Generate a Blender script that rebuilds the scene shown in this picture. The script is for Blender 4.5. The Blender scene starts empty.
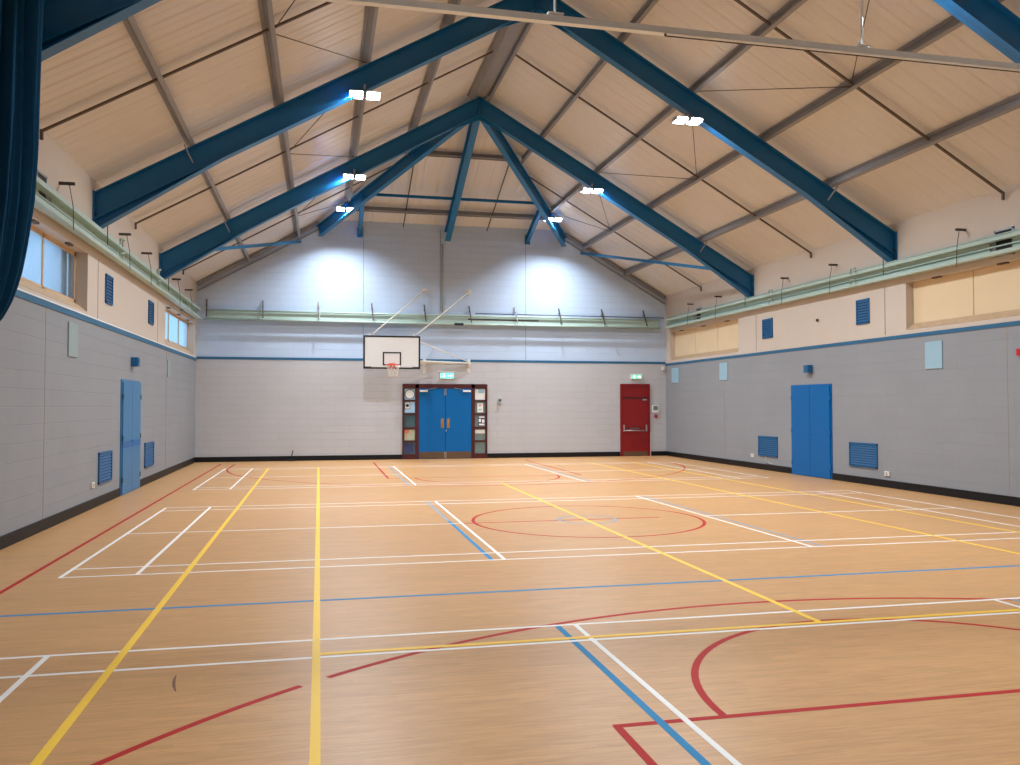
import bpy, bmesh, math, random
from mathutils import Vector, Matrix
random.seed(4)
PI = math.pi
C = bpy.context.scene.collection
scn = bpy.context.scene

# ---------------------------------------------------------------- dimensions (metres)
XW = 7.92                 # inner face of the side walls
YF = 15.45                # inner face of the far wall
YN = -15.5                # inner face of the wall behind the camera
SL = 0.57                 # roof slope
EAVE = 5.68               # sheeting meets wall
RAF = 5.47                # top of rafter at the wall
FR = [-9.15, -3.0, 3.15, 9.25]       # portal frames
HX = 4.10                 # half width of the hip at the far wall
HY0 = 9.25
def zs(x): return EAVE + SL * (XW - abs(x))          # sheeting
def zr(x): return RAF + SL * (7.90 - abs(x))         # rafter top
ZR = zs(0)
HK = (ZR - zs(HX)) / (YF - HY0)
def zh(y): return ZR - HK * (y - HY0)                # hip sheeting
def yh(x): return HY0 + abs(x) / HX * (YF - HY0)

# ---------------------------------------------------------------- materials
def lin(c):
    return tuple(((v / 12.92) if v <= 0.04045 else ((v + 0.055) / 1.055) ** 2.4) for v in [k / 255 for k in c]) + (1,)
def new_mat(name):
    m = bpy.data.materials.new(name); m.use_nodes = True
    return m, m.node_tree.nodes, m.node_tree.links
def mat(name, rgb, rough=.5, metal=0, noise=.06, nscale=6, bump=0, bscale=60, emit=0, spec=.5):
    m, N, L = new_mat(name)
    b = N['Principled BSDF']
    b.inputs['Roughness'].default_value = rough
    b.inputs['Metallic'].default_value = metal
    b.inputs['Specular IOR Level'].default_value = spec
    col = lin(rgb)
    tc = N.new('ShaderNodeTexCoord')
    no = N.new('ShaderNodeTexNoise'); no.inputs['Scale'].default_value = nscale; no.inputs['Detail'].default_value = 4
    L.new(tc.outputs['Object'], no.inputs['Vector'])
    mr = N.new('ShaderNodeMapRange')
    mr.inputs['To Min'].default_value = 1 - noise; mr.inputs['To Max'].default_value = 1 + noise
    L.new(no.outputs['Fac'], mr.inputs['Value'])
    mx = N.new('ShaderNodeMix'); mx.data_type = 'RGBA'; mx.blend_type = 'MULTIPLY'
    mx.inputs['Factor'].default_value = 1
    mx.inputs['A'].default_value = col
    L.new(mr.outputs['Result'], mx.inputs['B'])
    L.new(mx.outputs['Result'], b.inputs['Base Color'])
    if bump:
        n2 = N.new('ShaderNodeTexNoise'); n2.inputs['Scale'].default_value = bscale
        L.new(tc.outputs['Object'], n2.inputs['Vector'])
        bp = N.new('ShaderNodeBump'); bp.inputs['Strength'].default_value = bump; bp.inputs['Distance'].default_value = .01
        L.new(n2.outputs['Fac'], bp.inputs['Height']); L.new(bp.outputs['Normal'], b.inputs['Normal'])
    if emit:
        b.inputs['Emission Color'].default_value = col
        b.inputs['Emission Strength'].default_value = emit
    return m
def block_mat(name, rgb, axis, var=.012, mortar=.88, bw=.45, rh=.225, depth=.006, rough=.6, zoff=0):
    """painted blockwork; axis is the wall's horizontal axis (0 = X, 1 = Y)"""
    m, N, L = new_mat(name); b = N['Principled BSDF']; b.inputs['Roughness'].default_value = rough
    tc = N.new('ShaderNodeTexCoord'); sp = N.new('ShaderNodeSeparateXYZ'); cb = N.new('ShaderNodeCombineXYZ')
    L.new(tc.outputs['Object'], sp.inputs[0])
    zo = N.new('ShaderNodeMath'); zo.operation = 'SUBTRACT'; zo.inputs[1].default_value = zoff
    L.new(sp.outputs[axis], cb.inputs[0]); L.new(sp.outputs[2], zo.inputs[0]); L.new(zo.outputs[0], cb.inputs[1])
    br = N.new('ShaderNodeTexBrick'); L.new(cb.outputs[0], br.inputs['Vector'])
    br.inputs['Scale'].default_value = 1; br.inputs['Brick Width'].default_value = bw; br.inputs['Row Height'].default_value = rh
    br.inputs['Mortar Size'].default_value = .006; br.inputs['Mortar Smooth'].default_value = .4; br.inputs['Bias'].default_value = 0
    c = lin(rgb)
    br.inputs['Color1'].default_value = tuple(v * (1 + var) for v in c[:3]) + (1,)
    br.inputs['Color2'].default_value = tuple(v * (1 - var) for v in c[:3]) + (1,)
    br.inputs['Mortar'].default_value = tuple(v * mortar for v in c[:3]) + (1,)
    no = N.new('ShaderNodeTexNoise'); no.inputs['Scale'].default_value = .9; no.inputs['Detail'].default_value = 5
    L.new(tc.outputs['Object'], no.inputs['Vector'])
    mr = N.new('ShaderNodeMapRange'); mr.inputs['To Min'].default_value = .93; mr.inputs['To Max'].default_value = 1.07
    L.new(no.outputs['Fac'], mr.inputs['Value'])
    mx = N.new('ShaderNodeMix'); mx.data_type = 'RGBA'; mx.blend_type = 'MULTIPLY'; mx.inputs['Factor'].default_value = 1
    L.new(br.outputs['Color'], mx.inputs['A']); L.new(mr.outputs['Result'], mx.inputs['B'])
    L.new(mx.outputs['Result'], b.inputs['Base Color'])
    n2 = N.new('ShaderNodeTexNoise'); n2.inputs['Scale'].default_value = 45; L.new(tc.outputs['Object'], n2.inputs['Vector'])
    ma = N.new('ShaderNodeMath'); ma.operation = 'MULTIPLY_ADD'; ma.inputs[1].default_value = -1.0
    L.new(br.outputs['Fac'], ma.inputs[0])
    sc = N.new('ShaderNodeMath'); sc.operation = 'MULTIPLY'; sc.inputs[1].default_value = .35; L.new(n2.outputs['Fac'], sc.inputs[0])
    L.new(sc.outputs[0], ma.inputs[2])
    bp = N.new('ShaderNodeBump'); bp.inputs['Strength'].default_value = .7; bp.inputs['Distance'].default_value = depth
    L.new(ma.outputs[0], bp.inputs['Height']); L.new(bp.outputs['Normal'], b.inputs['Normal'])
    return m
def floor_mat():
    m, N, L = new_mat('vinyl_wood_floor'); b = N['Principled BSDF']
    tc = N.new('ShaderNodeTexCoord')
    mp = N.new('ShaderNodeMapping'); mp.inputs['Scale'].default_value = (3, 38, 1); L.new(tc.outputs['Object'], mp.inputs['Vector'])
    n1 = N.new('ShaderNodeTexNoise'); n1.inputs['Scale'].default_value = 1; n1.inputs['Detail'].default_value = 6; n1.inputs['Roughness'].default_value = .65
    L.new(mp.outputs[0], n1.inputs['Vector'])
    br = N.new('ShaderNodeTexBrick'); L.new(tc.outputs['Object'], br.inputs['Vector'])
    br.inputs['Scale'].default_value = 1; br.inputs['Brick Width'].default_value = .48; br.inputs['Row Height'].default_value = .07
    br.inputs['Mortar Size'].default_value = .0; br.inputs['Bias'].default_value = 0
    br.inputs['Color1'].default_value = (.95, .95, .95, 1); br.inputs['Color2'].default_value = (1.05, 1.05, 1.05, 1)
    br.inputs['Mortar'].default_value = (.97, .97, .97, 1)
    cr = N.new('ShaderNodeValToRGB'); e = cr.color_ramp.elements
    e[0].position = .30; e[0].color = lin((190, 140, 88)); e[1].position = .72; e[1].color = lin((214, 165, 110))
    L.new(n1.outputs['Fac'], cr.inputs['Fac'])
    mx = N.new('ShaderNodeMix'); mx.data_type = 'RGBA'; mx.blend_type = 'MULTIPLY'; mx.inputs['Factor'].default_value = 1
    L.new(cr.outputs['Color'], mx.inputs['A']); L.new(br.outputs['Color'], mx.inputs['B'])
    L.new(mx.outputs['Result'], b.inputs['Base Color'])
    n3 = N.new('ShaderNodeTexNoise'); n3.inputs['Scale'].default_value = .35; L.new(tc.outputs['Object'], n3.inputs['Vector'])
    mr = N.new('ShaderNodeMapRange'); mr.inputs['To Min'].default_value = .30; mr.inputs['To Max'].default_value = .46
    L.new(n3.outputs['Fac'], mr.inputs['Value']); L.new(mr.outputs['Result'], b.inputs['Roughness'])
    b.inputs['Specular IOR Level'].default_value = .45
    n4 = N.new('ShaderNodeTexNoise'); n4.inputs['Scale'].default_value = 90; L.new(tc.outputs['Object'], n4.inputs['Vector'])
    bp = N.new('ShaderNodeBump'); bp.inputs['Strength'].default_value = .15; bp.inputs['Distance'].default_value = .003
    L.new(n4.outputs['Fac'], bp.inputs['Height']); L.new(bp.outputs['Normal'], b.inputs['Normal'])
    return m
def glass_mat():
    m, N, L = new_mat('window_glass')
    for n in list(N):
        if n.type != 'OUTPUT_MATERIAL': N.remove(n)
    out = [n for n in N if n.type == 'OUTPUT_MATERIAL'][0]
    t = N.new('ShaderNodeBsdfTransparent'); t.inputs[0].default_value = (.93, .97, 1, 1)
    g = N.new('ShaderNodeBsdfGlossy'); g.inputs['Roughness'].default_value = .08
    f = N.new('ShaderNodeBsdfTranslucent'); f.inputs[0].default_value = (.9, .95, 1, 1)
    a = N.new('ShaderNodeMixShader'); a.inputs[0].default_value = .12
    s = N.new('ShaderNodeMixShader'); s.inputs[0].default_value = .35
    L.new(t.outputs[0], s.inputs[1]); L.new(f.outputs[0], s.inputs[2])
    L.new(s.outputs[0], a.inputs[1]); L.new(g.outputs[0], a.inputs[2])
    L.new(a.outputs[0], out.inputs[0])
    return m

GREY_DIMMED = (143, 147, 153)  # side-wall grey, darkened in the colour for the dimmer light there
CREAM = (202, 190, 178)
M = {
 'floor': floor_mat(),
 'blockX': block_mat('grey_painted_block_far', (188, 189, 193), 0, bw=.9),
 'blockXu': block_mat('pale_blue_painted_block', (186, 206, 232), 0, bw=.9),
 'blockY': block_mat('grey_painted_block_side_dimmed', GREY_DIMMED, 1, bw=.9, rh=.24, zoff=.08, mortar=1.05),
 'cream': mat('cream_render', CREAM, .7, noise=.03, nscale=2),
 'sheet': mat('cream_roof_sheet', (216, 214, 212), .42, noise=.04, nscale=1.5),
 'blue_steel': mat('blue_steel', (8, 104, 160), .42, noise=.05, spec=.5),
 'pale_steel': mat('pale_blue_brace', (32, 106, 150), .45),
 'galv': mat('galvanised_purlin', (142, 143, 148), .5, .2, noise=.10, nscale=3),
 'brown': mat('brown_tie', (90, 76, 68), .6),
 'wire': mat('dark_wire', (80, 72, 68), .5, .3),
 'mint': mat('mint_green_paint', (172, 194, 184), .4, noise=.03),
 'blue': mat('blue_door_paint', (0, 98, 166), .4, noise=.03, nscale=3, spec=.25),
 'blue_l': mat('lighter_blue_door_paint', (50, 118, 168), .45, noise=.03, nscale=3),
 'blue_v': mat('blue_grille_paint', (14, 92, 144), .45, noise=.03),
 'grille_back': mat('grille_back_painted_shade', (8, 44, 76), .6),  # shade between the slats put into the backing colour
 'band': mat('blue_band_paint', (34, 98, 136), .5, noise=.04),
 'base': mat('black_skirting', (14, 16, 21), .5, spec=.3),
 'maroon': mat('maroon_timber', (70, 20, 24), .4, noise=.08),
 'red': mat('red_door_paint', (132, 14, 20), .42, noise=.04),
 'white': mat('white_paint', (228, 230, 230), .45, noise=.02),
 'offw': mat('off_white_enamel', (222, 220, 210), .4),
 'chrome': mat('satin_steel', (190, 192, 196), .3, .8),
 'kick': mat('brown_kick_plate', (96, 72, 52), .45),
 'brass': mat('tan_push_plate', (176, 134, 84), .4, .3),
 'black': mat('black_plastic', (22, 22, 24), .5),
 'dark': mat('dark_gap', (44, 42, 42), .7),
 'joint': mat('dark_mastic_joint', (150, 140, 128), .8),
 'board': mat('cream_board', (226, 204, 168), .65, noise=.04, nscale=3),
 'sill': mat('weathered_sill', (188, 160, 128), .7, noise=.22, nscale=9),
 'timber': mat('pale_timber_frame', (206, 176, 142), .6, noise=.08),
 'glass': glass_mat(),
 'pad': mat('pale_blue_panel', (150, 186, 204), .7, noise=.03),
 'padg': mat('pale_grey_blue_panel', (146, 164, 168), .7, noise=.03),
 'white_line': mat('white_court_line', (246, 244, 240), .5, noise=.02),
 'yellow_line': mat('yellow_court_line', (252, 206, 60), .5, noise=.04),
 'red_line': mat('red_court_line', (182, 34, 32), .6, noise=.05, spec=.2),
 'blue_line': mat('blue_court_line', (44, 138, 190), .6, noise=.05, spec=.2),
 'greyblue_line': mat('grey_blue_court_line', (150, 156, 162), .5, noise=.05),
 'curtain': mat('navy_curtain_cloth', (10, 68, 104), .85, noise=.18, nscale=12, bump=.2, bscale=180, spec=.2),
 'alu': mat('white_aluminium_track', (238, 246, 252), .4),
 'lamp': mat('lamp_face', (235, 246, 255), .3, emit=30),
 'housing': mat('lamp_housing', (168, 176, 184), .4, .1),
 'exit': mat('exit_sign_green', (90, 226, 216), .4, emit=1.6),
 'exitw': mat('exit_sign_white', (226, 255, 252), .4, emit=2.4),
 'exit2': mat('exit_sign_pale_green', (120, 200, 170), .4, emit=.9),
 'rim': mat('orange_red_rim', (214, 66, 40), .4),
 'net': mat('white_net_cord', (226, 218, 204), .8),
 'paper': mat('white_paper', (226, 230, 228), .8, noise=.02),
 'sky_paper': mat('pale_blue_paper', (158, 196, 222), .8),
 'navy_paper': mat('navy_paper', (52, 62, 104), .8),
 'green_paper': mat('sage_paper', (176, 184, 158), .8),
 'orange_paper': mat('orange_paper', (218, 118, 84), .8),
 'teal_glass': mat('dim_side_glass', (70, 98, 108), .15),
 'grey_glass': mat('grey_side_glass', (112, 130, 130), .15),
 'scuff': mat('rubber_scuff', (120, 82, 52), .5),
 'outside': mat('outside_grey_pier', (120, 136, 146), .8, noise=.08),
 'fire': mat('red_alarm_plastic', (196, 36, 44), .4),
}

# ---------------------------------------------------------------- mesh helpers
class MB:
    def __init__(s): s.bm = bmesh.new(); s.mats = []
    def _mi(s, m):
        if m not in s.mats: s.mats.append(m)
        return s.mats.index(m)
    def poly(s, pts, faces, m, smooth=False):
        i = s._mi(m); v = [s.bm.verts.new(p) for p in pts]
        for f in faces:
            try:
                fc = s.bm.faces.new([v[k] for k in f]); fc.material_index = i; fc.smooth = smooth
            except ValueError: pass
    def box(s, x0, x1, y0, y1, z0, z1, m):
        x0, x1 = min(x0, x1), max(x0, x1); y0, y1 = min(y0, y1), max(y0, y1); z0, z1 = min(z0, z1), max(z0, z1)
        p = [(x0,y0,z0),(x1,y0,z0),(x1,y1,z0),(x0,y1,z0),(x0,y0,z1),(x1,y0,z1),(x1,y1,z1),(x0,y1,z1)]
        s.poly(p, [(0,3,2,1),(4,5,6,7),(0,1,5,4),(1,2,6,5),(2,3,7,6),(3,0,4,7)], m)
        return s
    def bar(s, a, b, w, h, m, up=(0,0,1), off=0.0, side=0.0):
        """box along a->b; h is measured along UP made square to the bar; off shifts along it"""
        a = Vector(a); b = Vector(b); d = (b - a).normalized(); u = Vector(up); u = (u - d * u.dot(d)).normalized(); r = d.cross(u)
        a = a + u * off + r * side; b = b + u * off + r * side
        p = []
        for q in (a, b):
            for sx, sy in ((-1,-1),(1,-1),(1,1),(-1,1)): p.append(q + r * (sx * w / 2) + u * (sy * h / 2))
        s.poly(p, [(3,2,1,0),(4,5,6,7),(0,1,5,4),(1,2,6,5),(2,3,7,6),(3,0,4,7)], m)
        return s
    def ibeam(s, a, b, depth, width, m, up=(0,0,1), t=.016):
        """I section whose top face lies on a->b"""
        s.bar(a, b, width, t, m, up, -t / 2)
        s.bar(a, b, t * .8, depth - 2 * t, m, up, -depth / 2)
        s.bar(a, b, width, t, m, up, -depth + t / 2)
        return s
    def tube(s, pts, r, m, n=10, closed=False):
        i = s._mi(m); pts = [Vector(p) for p in pts]; rings = []
        N = len(pts)
        for k, p in enumerate(pts):
            if closed: d = (pts[(k + 1) % N] - pts[k - 1]).normalized()
            else: d = (pts[min(k + 1, N - 1)] - pts[max(k - 1, 0)]).normalized()
            u = Vector((0,0,1)) if abs(d.z) < .9 else Vector((0,1,0))
            u = (u - d * u.dot(d)).normalized(); w = d.cross(u)
            rings.append([s.bm.verts.new(p + (u * math.cos(2*PI*j/n) + w * math.sin(2*PI*j/n)) * r) for j in range(n)])
        R = range(N) if closed else range(N - 1)
        for k in R:
            A = rings[k]; B = rings[(k + 1) % N]
            for j in range(n):
                f = s.bm.faces.new([A[j], A[(j+1) % n], B[(j+1) % n], B[j]]); f.material_index = i; f.smooth = True
        if not closed:
            for rg in (rings[0], rings[-1]):
                f = s.bm.faces.new(rg); f.material_index = i
        return s
    def prism(s, poly, axis, a, b, m):
        """poly: list of 2D points in the plane square to AXIS (0:X -> (y,z), 1:Y -> (x,z), 2:Z -> (x,y))"""
        def P(q, t):
            return (t, q[0], q[1]) if axis == 0 else (q[0], t, q[1]) if axis == 1 else (q[0], q[1], t)
        n = len(poly); p = [P(q, a) for q in poly] + [P(q, b) for q in poly]
        f = [tuple(range(n)), tuple(range(2*n - 1, n - 1, -1))] + [(k, (k+1) % n, n + (k+1) % n, n + k) for k in range(n)]
        s.poly(p, f, m); return s
    def disc(s, c, r, axis, t, m, n=20):
        poly = [(r * math.cos(2*PI*k/n), r * math.sin(2*PI*k/n)) for k in range(n)]
        q = [[(c[1]+u, c[2]+v), (c[0]+u, c[2]+v), (c[0]+u, c[1]+v)][axis] for u, v in poly]
        return s.prism(q, axis, c[axis], c[axis] + t, m)
    def build(s, name, parent=None, origin=None, bevel=0):
        bmesh.ops.recalc_face_normals(s.bm, faces=s.bm.faces)
        if origin is None: origin = (0, 0, 0)
        o = Vector(origin)
        if parent is not None:
            o = Vector(parent['_o'])
            q = parent
        bmesh.ops.translate(s.bm, verts=s.bm.verts, vec=-o)
        me = bpy.data.meshes.new(name); s.bm.to_mesh(me); s.bm.free()
        for m in s.mats: me.materials.append(M[m])
        ob = bpy.data.objects.new(name, me); C.objects.link(ob)
        ob['_o'] = tuple(o)
        if parent is not None: ob.parent = parent
        else: ob.location = o
        if bevel:
            md = ob.modifiers.new('bevel', 'BEVEL'); md.width = bevel; md.segments = 2; md.limit_method = 'ANGLE'
        return ob
def tag(o, label=None, cat=None, group=None, kind=None):
    if label: o['label'] = label
    if cat: o['category'] = cat
    if group: o['group'] = group
    if kind: o['kind'] = kind
    return o
def thing(name, loc, label, cat, group=None):
    o = bpy.data.objects.new(name, None); C.objects.link(o); o.location = loc; o['_o'] = tuple(loc)
    o.empty_display_size = .1
    return tag(o, label, cat, group)
def struct(o, label=None, cat=None): return tag(o, label, cat, kind='structure')

# ================================================================ SHELL
fl = MB().box(-XW - .3, XW + .3, YN - .3, YF + .3, -.12, 0, 'floor').build('floor')
struct(fl, 'wood-effect vinyl sports hall floor with coloured court lines', 'floor')

# window openings in both side walls: z 3.36..4.36, recess in the wall thickness
OPEN = [(-14.2, -9.9), (-2.25, 2.80), (10.10, 15.05)]
OZ0, OZ1 = 3.36, 4.36
def side_wall(sx, name, label):
    m = MB(); X0, X1 = sx * XW, sx * (XW + .30)
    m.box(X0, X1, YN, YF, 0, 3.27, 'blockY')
    m.box(X0, X1, YN, YF, 3.27, OZ0, 'cream')
    y = YN
    for a, b in OPEN:
        m.box(X0, X1, y, a, OZ0, OZ1, 'cream'); y = b
    m.box(X0, X1, y, YF, OZ0, OZ1, 'cream')
    m.box(X0, X1, YN, YF, OZ1, 5.95, 'cream')
    o = m.build(name); struct(o, label, 'wall')
    return o
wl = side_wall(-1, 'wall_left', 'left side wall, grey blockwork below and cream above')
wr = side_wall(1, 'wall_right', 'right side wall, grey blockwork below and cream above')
# slim joints where the cream panels meet beside each frame, and the vertical movement joints in the blockwork
for o, sx in ((wl, -1), (wr, 1)):
    for y in (-8.9, -3.2, 3.48, 9.05):
        MB().box(sx * XW, sx * (XW - .004), y - .012, y + .012, 3.31, 4.36, 'joint').build('panel_joint', o)
    for y in ((.62, 10.3) if sx < 0 else (.15, 11.0)):
        MB().box(sx * XW, sx * (XW - .003), y - .006, y + .006, .16, 3.19, 'joint').build('movement_joint', o)

m = MB(); gz = zs(HX)
low = [(-XW - .3, 0), (XW + .3, 0), (XW + .3, 3.27), (-XW - .3, 3.27)]
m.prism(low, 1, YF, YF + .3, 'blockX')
up = [(-XW - .3, 3.27), (XW + .3, 3.27), (XW + .3, EAVE - .02), (XW, EAVE + .02), (HX, gz + .02), (-HX, gz + .02), (-XW, EAVE + .02), (-XW - .3, EAVE - .02)]
m.prism(up, 1, YF, YF + .3, 'blockXu')
wf = m.build('wall_far'); struct(wf, 'far gable wall, grey blocks below the blue band and pale blue above', 'wall')
for x in (-2.72, 2.78):
    MB().box(x - .008, x + .008, YF - .003, YF, 3.3, 7.7, 'joint').build('movement_joint', wf)
m = MB()
m.prism([(-XW - .3, 0), (XW + .3, 0), (XW + .3, 5.95), (XW, 5.95), (0, ZR + .3), (-XW, 5.95), (-XW - .3, 5.95)], 1, YN - .3, YN, 'blockX')
struct(m.build('wall_near'), 'plain gable wall behind the viewer', 'wall')

# ---- ceiling: ribbed sheeting of the two slopes and the far hip, plus an unseen outer skin added to block daylight leaks
m = MB(); i = m._mi('sheet')
def ribs(v0, v1, pitch):
    out = []; k = math.floor(v0 / pitch) - 1
    prof = [(-.5, 0), (-.10, 0), (-.05, .028), (.05, .028), (.10, 0), (.38, 0), (.5, 0)]
    v = k * pitch
    while v < v1 + pitch:
        for a, h in ((-.07, 0), (-.035, .015), (.035, .015), (.07, 0), (pitch / 2 - .03, 0), (pitch / 2, .006), (pitch / 2 + .03, 0)):
            q = v + a
            if v0 < q < v1: out.append((q, h))
        v += pitch
    return [(v0, 0)] + out + [(v1, 0)]
nrm = Vector((SL, 0, 1)).normalized()
for sx in (-1, 1):
    prev = None
    for y, h in ribs(YN, YF, .40):
        xi = 0 if y <= HY0 else (y - HY0) / (YF - HY0) * HX
        a = m.bm.verts.new((sx * XW + sx * .02, y, zs(XW + .02) + h)); b = m.bm.verts.new((sx * xi, y, zs(xi) + h))
        if prev:
            f = m.bm.faces.new([prev[0], a, b, prev[1]]); f.material_index = i
        prev = (a, b)
prev = None
for x, h in ribs(-HX, HX, .50):
    a = m.bm.verts.new((x, YF + .02, zh(YF + .02) + h)); b = m.bm.verts.new((x, yh(x), zh(yh(x)) + h))
    if prev:
        f = m.bm.faces.new([prev[0], a, b, prev[1]]); f.material_index = i
    prev = (a, b)
T = .10
for sx in (-1, 1):
    m.poly([(sx*(XW+.35), YN-.3, EAVE-.2+T+.05), (0, YN-.3, ZR+T), (0, HY0, ZR+T), (sx*HX, YF+.3, zs(HX)+T-.02), (sx*(XW+.35), YF+.3, EAVE-.2+T+.05)], [(0,1,2,3,4)], 'sheet')
m.poly([(-HX, YF+.3, zs(HX)+T-.02), (HX, YF+.3, zs(HX)+T-.02), (0, HY0, ZR+T)], [(0,1,2)], 'sheet')
struct(m.build('ceiling'), 'cream ribbed roof sheeting rising to a ridge with a hipped far end', 'ceiling')

# ---- skirting and blue bands
DOORS_L, DOORS_R = (5.30, 7.06), (5.46, 7.24)
def runs(a, b, holes):
    out = []; y = a
    for p, q in holes: out.append((y, p)); y = q
    return out + [(y, b)]
for sx, dr, nm in ((-1, DOORS_L, 'baseboard_left'), (1, DOORS_R, 'baseboard_right')):
    m = MB()
    for a, b in runs(YN, YF, [dr]): m.box(sx * XW, sx * (XW - .022), a, b, 0, .16, 'base')
    struct(m.build(nm), 'black skirting along the %s wall' % nm.split('_')[1], 'skirting')
m = MB()
for a, b in runs(-XW + .022, XW - .022, [(-1.43, 1.43), (6.18, 7.30)]): m.box(a, b, YF - .022, YF, 0, .16, 'base')
struct(m.build('baseboard_far'), 'black skirting along the far wall', 'skirting')
for sx, k, nm in ((-1, 1, 'left'), (1, 2, 'right')):
    m = MB().box(sx * XW, sx * (XW - .015), YN, YF, 3.19, 3.28 if sx < 0 else 3.265, 'band')
    if sx < 0: m.box(sx * XW, sx * (XW - .02), YN, YF, 3.28, 3.305, 'white')
    struct(m.build('trim_%d' % k), 'blue painted band along the %s wall' % nm, 'trim')
m = MB().box(-XW + .015, XW - .015, YF - .01, YF, 3.25, 3.33, 'band')
struct(m.build('trim_3'), 'blue painted band across the far wall', 'trim')

# ---- windows: glazed on the left, boarded on the right
def window(n, sx, a, b, boarded):
    Xi = sx * (XW + .19); Xo = sx * (XW + .23)
    w = MB(); pane = (b - a) / 3
    fm = 'sill' if boarded else 'timber'
    # sloping sill, lining
    w.poly([(sx*(XW - .005), a, OZ0), (sx*(XW - .005), b, OZ0), (Xi, b, OZ0 + .15), (Xi, a, OZ0 + .15), (sx*XW, a, OZ0 - .004), (sx*XW, b, OZ0 - .004), (Xo, b, OZ0), (Xo, a, OZ0)],
           [(0,1,2,3), (0,4,5,1), (2,6,7,3), (0,3,7,4), (1,5,6,2)], fm)
    root = w.build('window_%d' % n)
    struct(root, ('boarded-up window recess high on the right wall' if boarded else 'glazed high window strip in the left wall') + (', nearer the camera' if a < 5 else ', by the far corner'), 'window')
    f = MB()
    for y in (a + .03, a + pane, a + 2 * pane, b - .03):
        f.box(Xi, Xo, y - .03, y + .03, OZ0 + .05, OZ1, 'board' if boarded else 'timber')
    f.box(Xi, Xo, a, b, OZ1 - .07, OZ1, 'board' if boarded else 'timber'); f.box(Xi, Xo, a, b, OZ0 + .12, OZ0 + .20, 'board' if boarded else 'timber')
    f.build('window_frame', root)
    for k in range(3):
        y0, y1 = a + k * pane + .012, a + (k + 1) * pane - .012
        g = MB()
        if boarded:
            g.box(sx*(XW+.172), sx*(XW+.188), y0, y1, OZ0 + .135, OZ1 - .004, 'board')
            g.build('boarding', root)
        else:
            g.box(sx*(XW+.205), sx*(XW+.213), y0, y1, OZ0 + .17, OZ1 - .06, 'glass')
            g.build('pane', root)
        MB().box(sx*(XW+.03), sx*(XW+.10), (y0+y1)/2 - .11, (y0+y1)/2 + .11, OZ1 - .028, OZ1, 'brown').build('head_bracket', root)
    return root
window(1, -1, *OPEN[1], False); window(2, -1, *OPEN[2], False)
window(3, 1, *OPEN[1], True); window(4, 1, *OPEN[2], True)
window(5, -1, *OPEN[0], False); window(6, 1, *OPEN[0], True)
struct(MB().box(-8.95, -8.23, 2.05, 2.75, 0, 5.2, 'outside').build('trim_4'), 'grey pier added outside the nearer left window to darken part of its glass', 'pier')  # made-up pier, added so one end of the glass looks darker

# ---- green upstand ledge below the heaters is part of them; doors next
def door_far():
    Y = YF
    f = MB()
    for a, b in ((-1.43, -1.37), (-1.00, -.89), (.89, 1.00), (1.37, 1.43)): f.box(a, b, Y - .07, Y, 0, 2.5, 'maroon')
    f.box(-1.37, 1.37, Y - .07, Y, 2.36, 2.5, 'maroon')
    for sx in (-1, 1):
        for z0, z1 in ((0, .17), (.56, .61), (1.00, 1.06), (1.47, 1.52), (1.92, 1.96)): f.box(sx*1.0, sx*1.37, Y - .06, Y, z0, z1, 'maroon')
    root = f.build('door_1'); struct(root, 'blue double door in a maroon frame with glazed side strips, far wall', 'door')
    MB().box(-.89, .89, Y - .012, Y, 0, 2.36, 'black').build('door_recess', root)
    for sx in (-1, 1):
        lf = MB().box(sx*.006, sx*.885, Y - .052, Y - .014, .01, 2.355, 'blue').build('door_leaf', root)
        MB().box(sx*.03, sx*.87, Y - .058, Y - .052, .02, .24, 'kick').build('kick_plate', lf)
        h = MB().box(sx*.055, sx*.145, Y - .060, Y - .052, 1.03, 1.34, 'brass'); h.tube([(sx*.10, Y-.058, 1.08), (sx*.10, Y-.10, 1.10), (sx*.10, Y-.10, 1.27), (sx*.10, Y-.058, 1.29)], .012, 'brass')
        tag(h.build('push_plate', lf), 'tan metal push plate')
        MB().box(sx*.60, sx*.86, Y - .11, Y - .052, 2.235, 2.30, 'white').bar((sx*.62, Y-.09, 2.31), (sx*.30, Y-.075, 2.37), .02, .012, 'chrome').build('door_closer', lf)
        MB().box(sx*.010, sx*.032, Y - .064, Y - .052, 2.12, 2.35, 'chrome').box(sx*.010, sx*.032, Y - .064, Y - .052, .02, .24, 'chrome').build('flush_bolt', lf)
        zz = [(.17, .56), (.61, 1.00), (1.06, 1.47), (1.52, 1.92), (1.96, 2.36)]
        for k, (z0, z1) in enumerate(zz):
            MB().box(sx*1.0, sx*1.37, Y - .02, Y - .012, z0, z1, 'grey_glass' if sx > 0 else 'teal_glass').build('side_pane', root)
    MB().disc((.03, Y - .068, .94), .025, 1, .016, 'chrome').build('lock_cylinder', root)
door_far()
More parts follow.
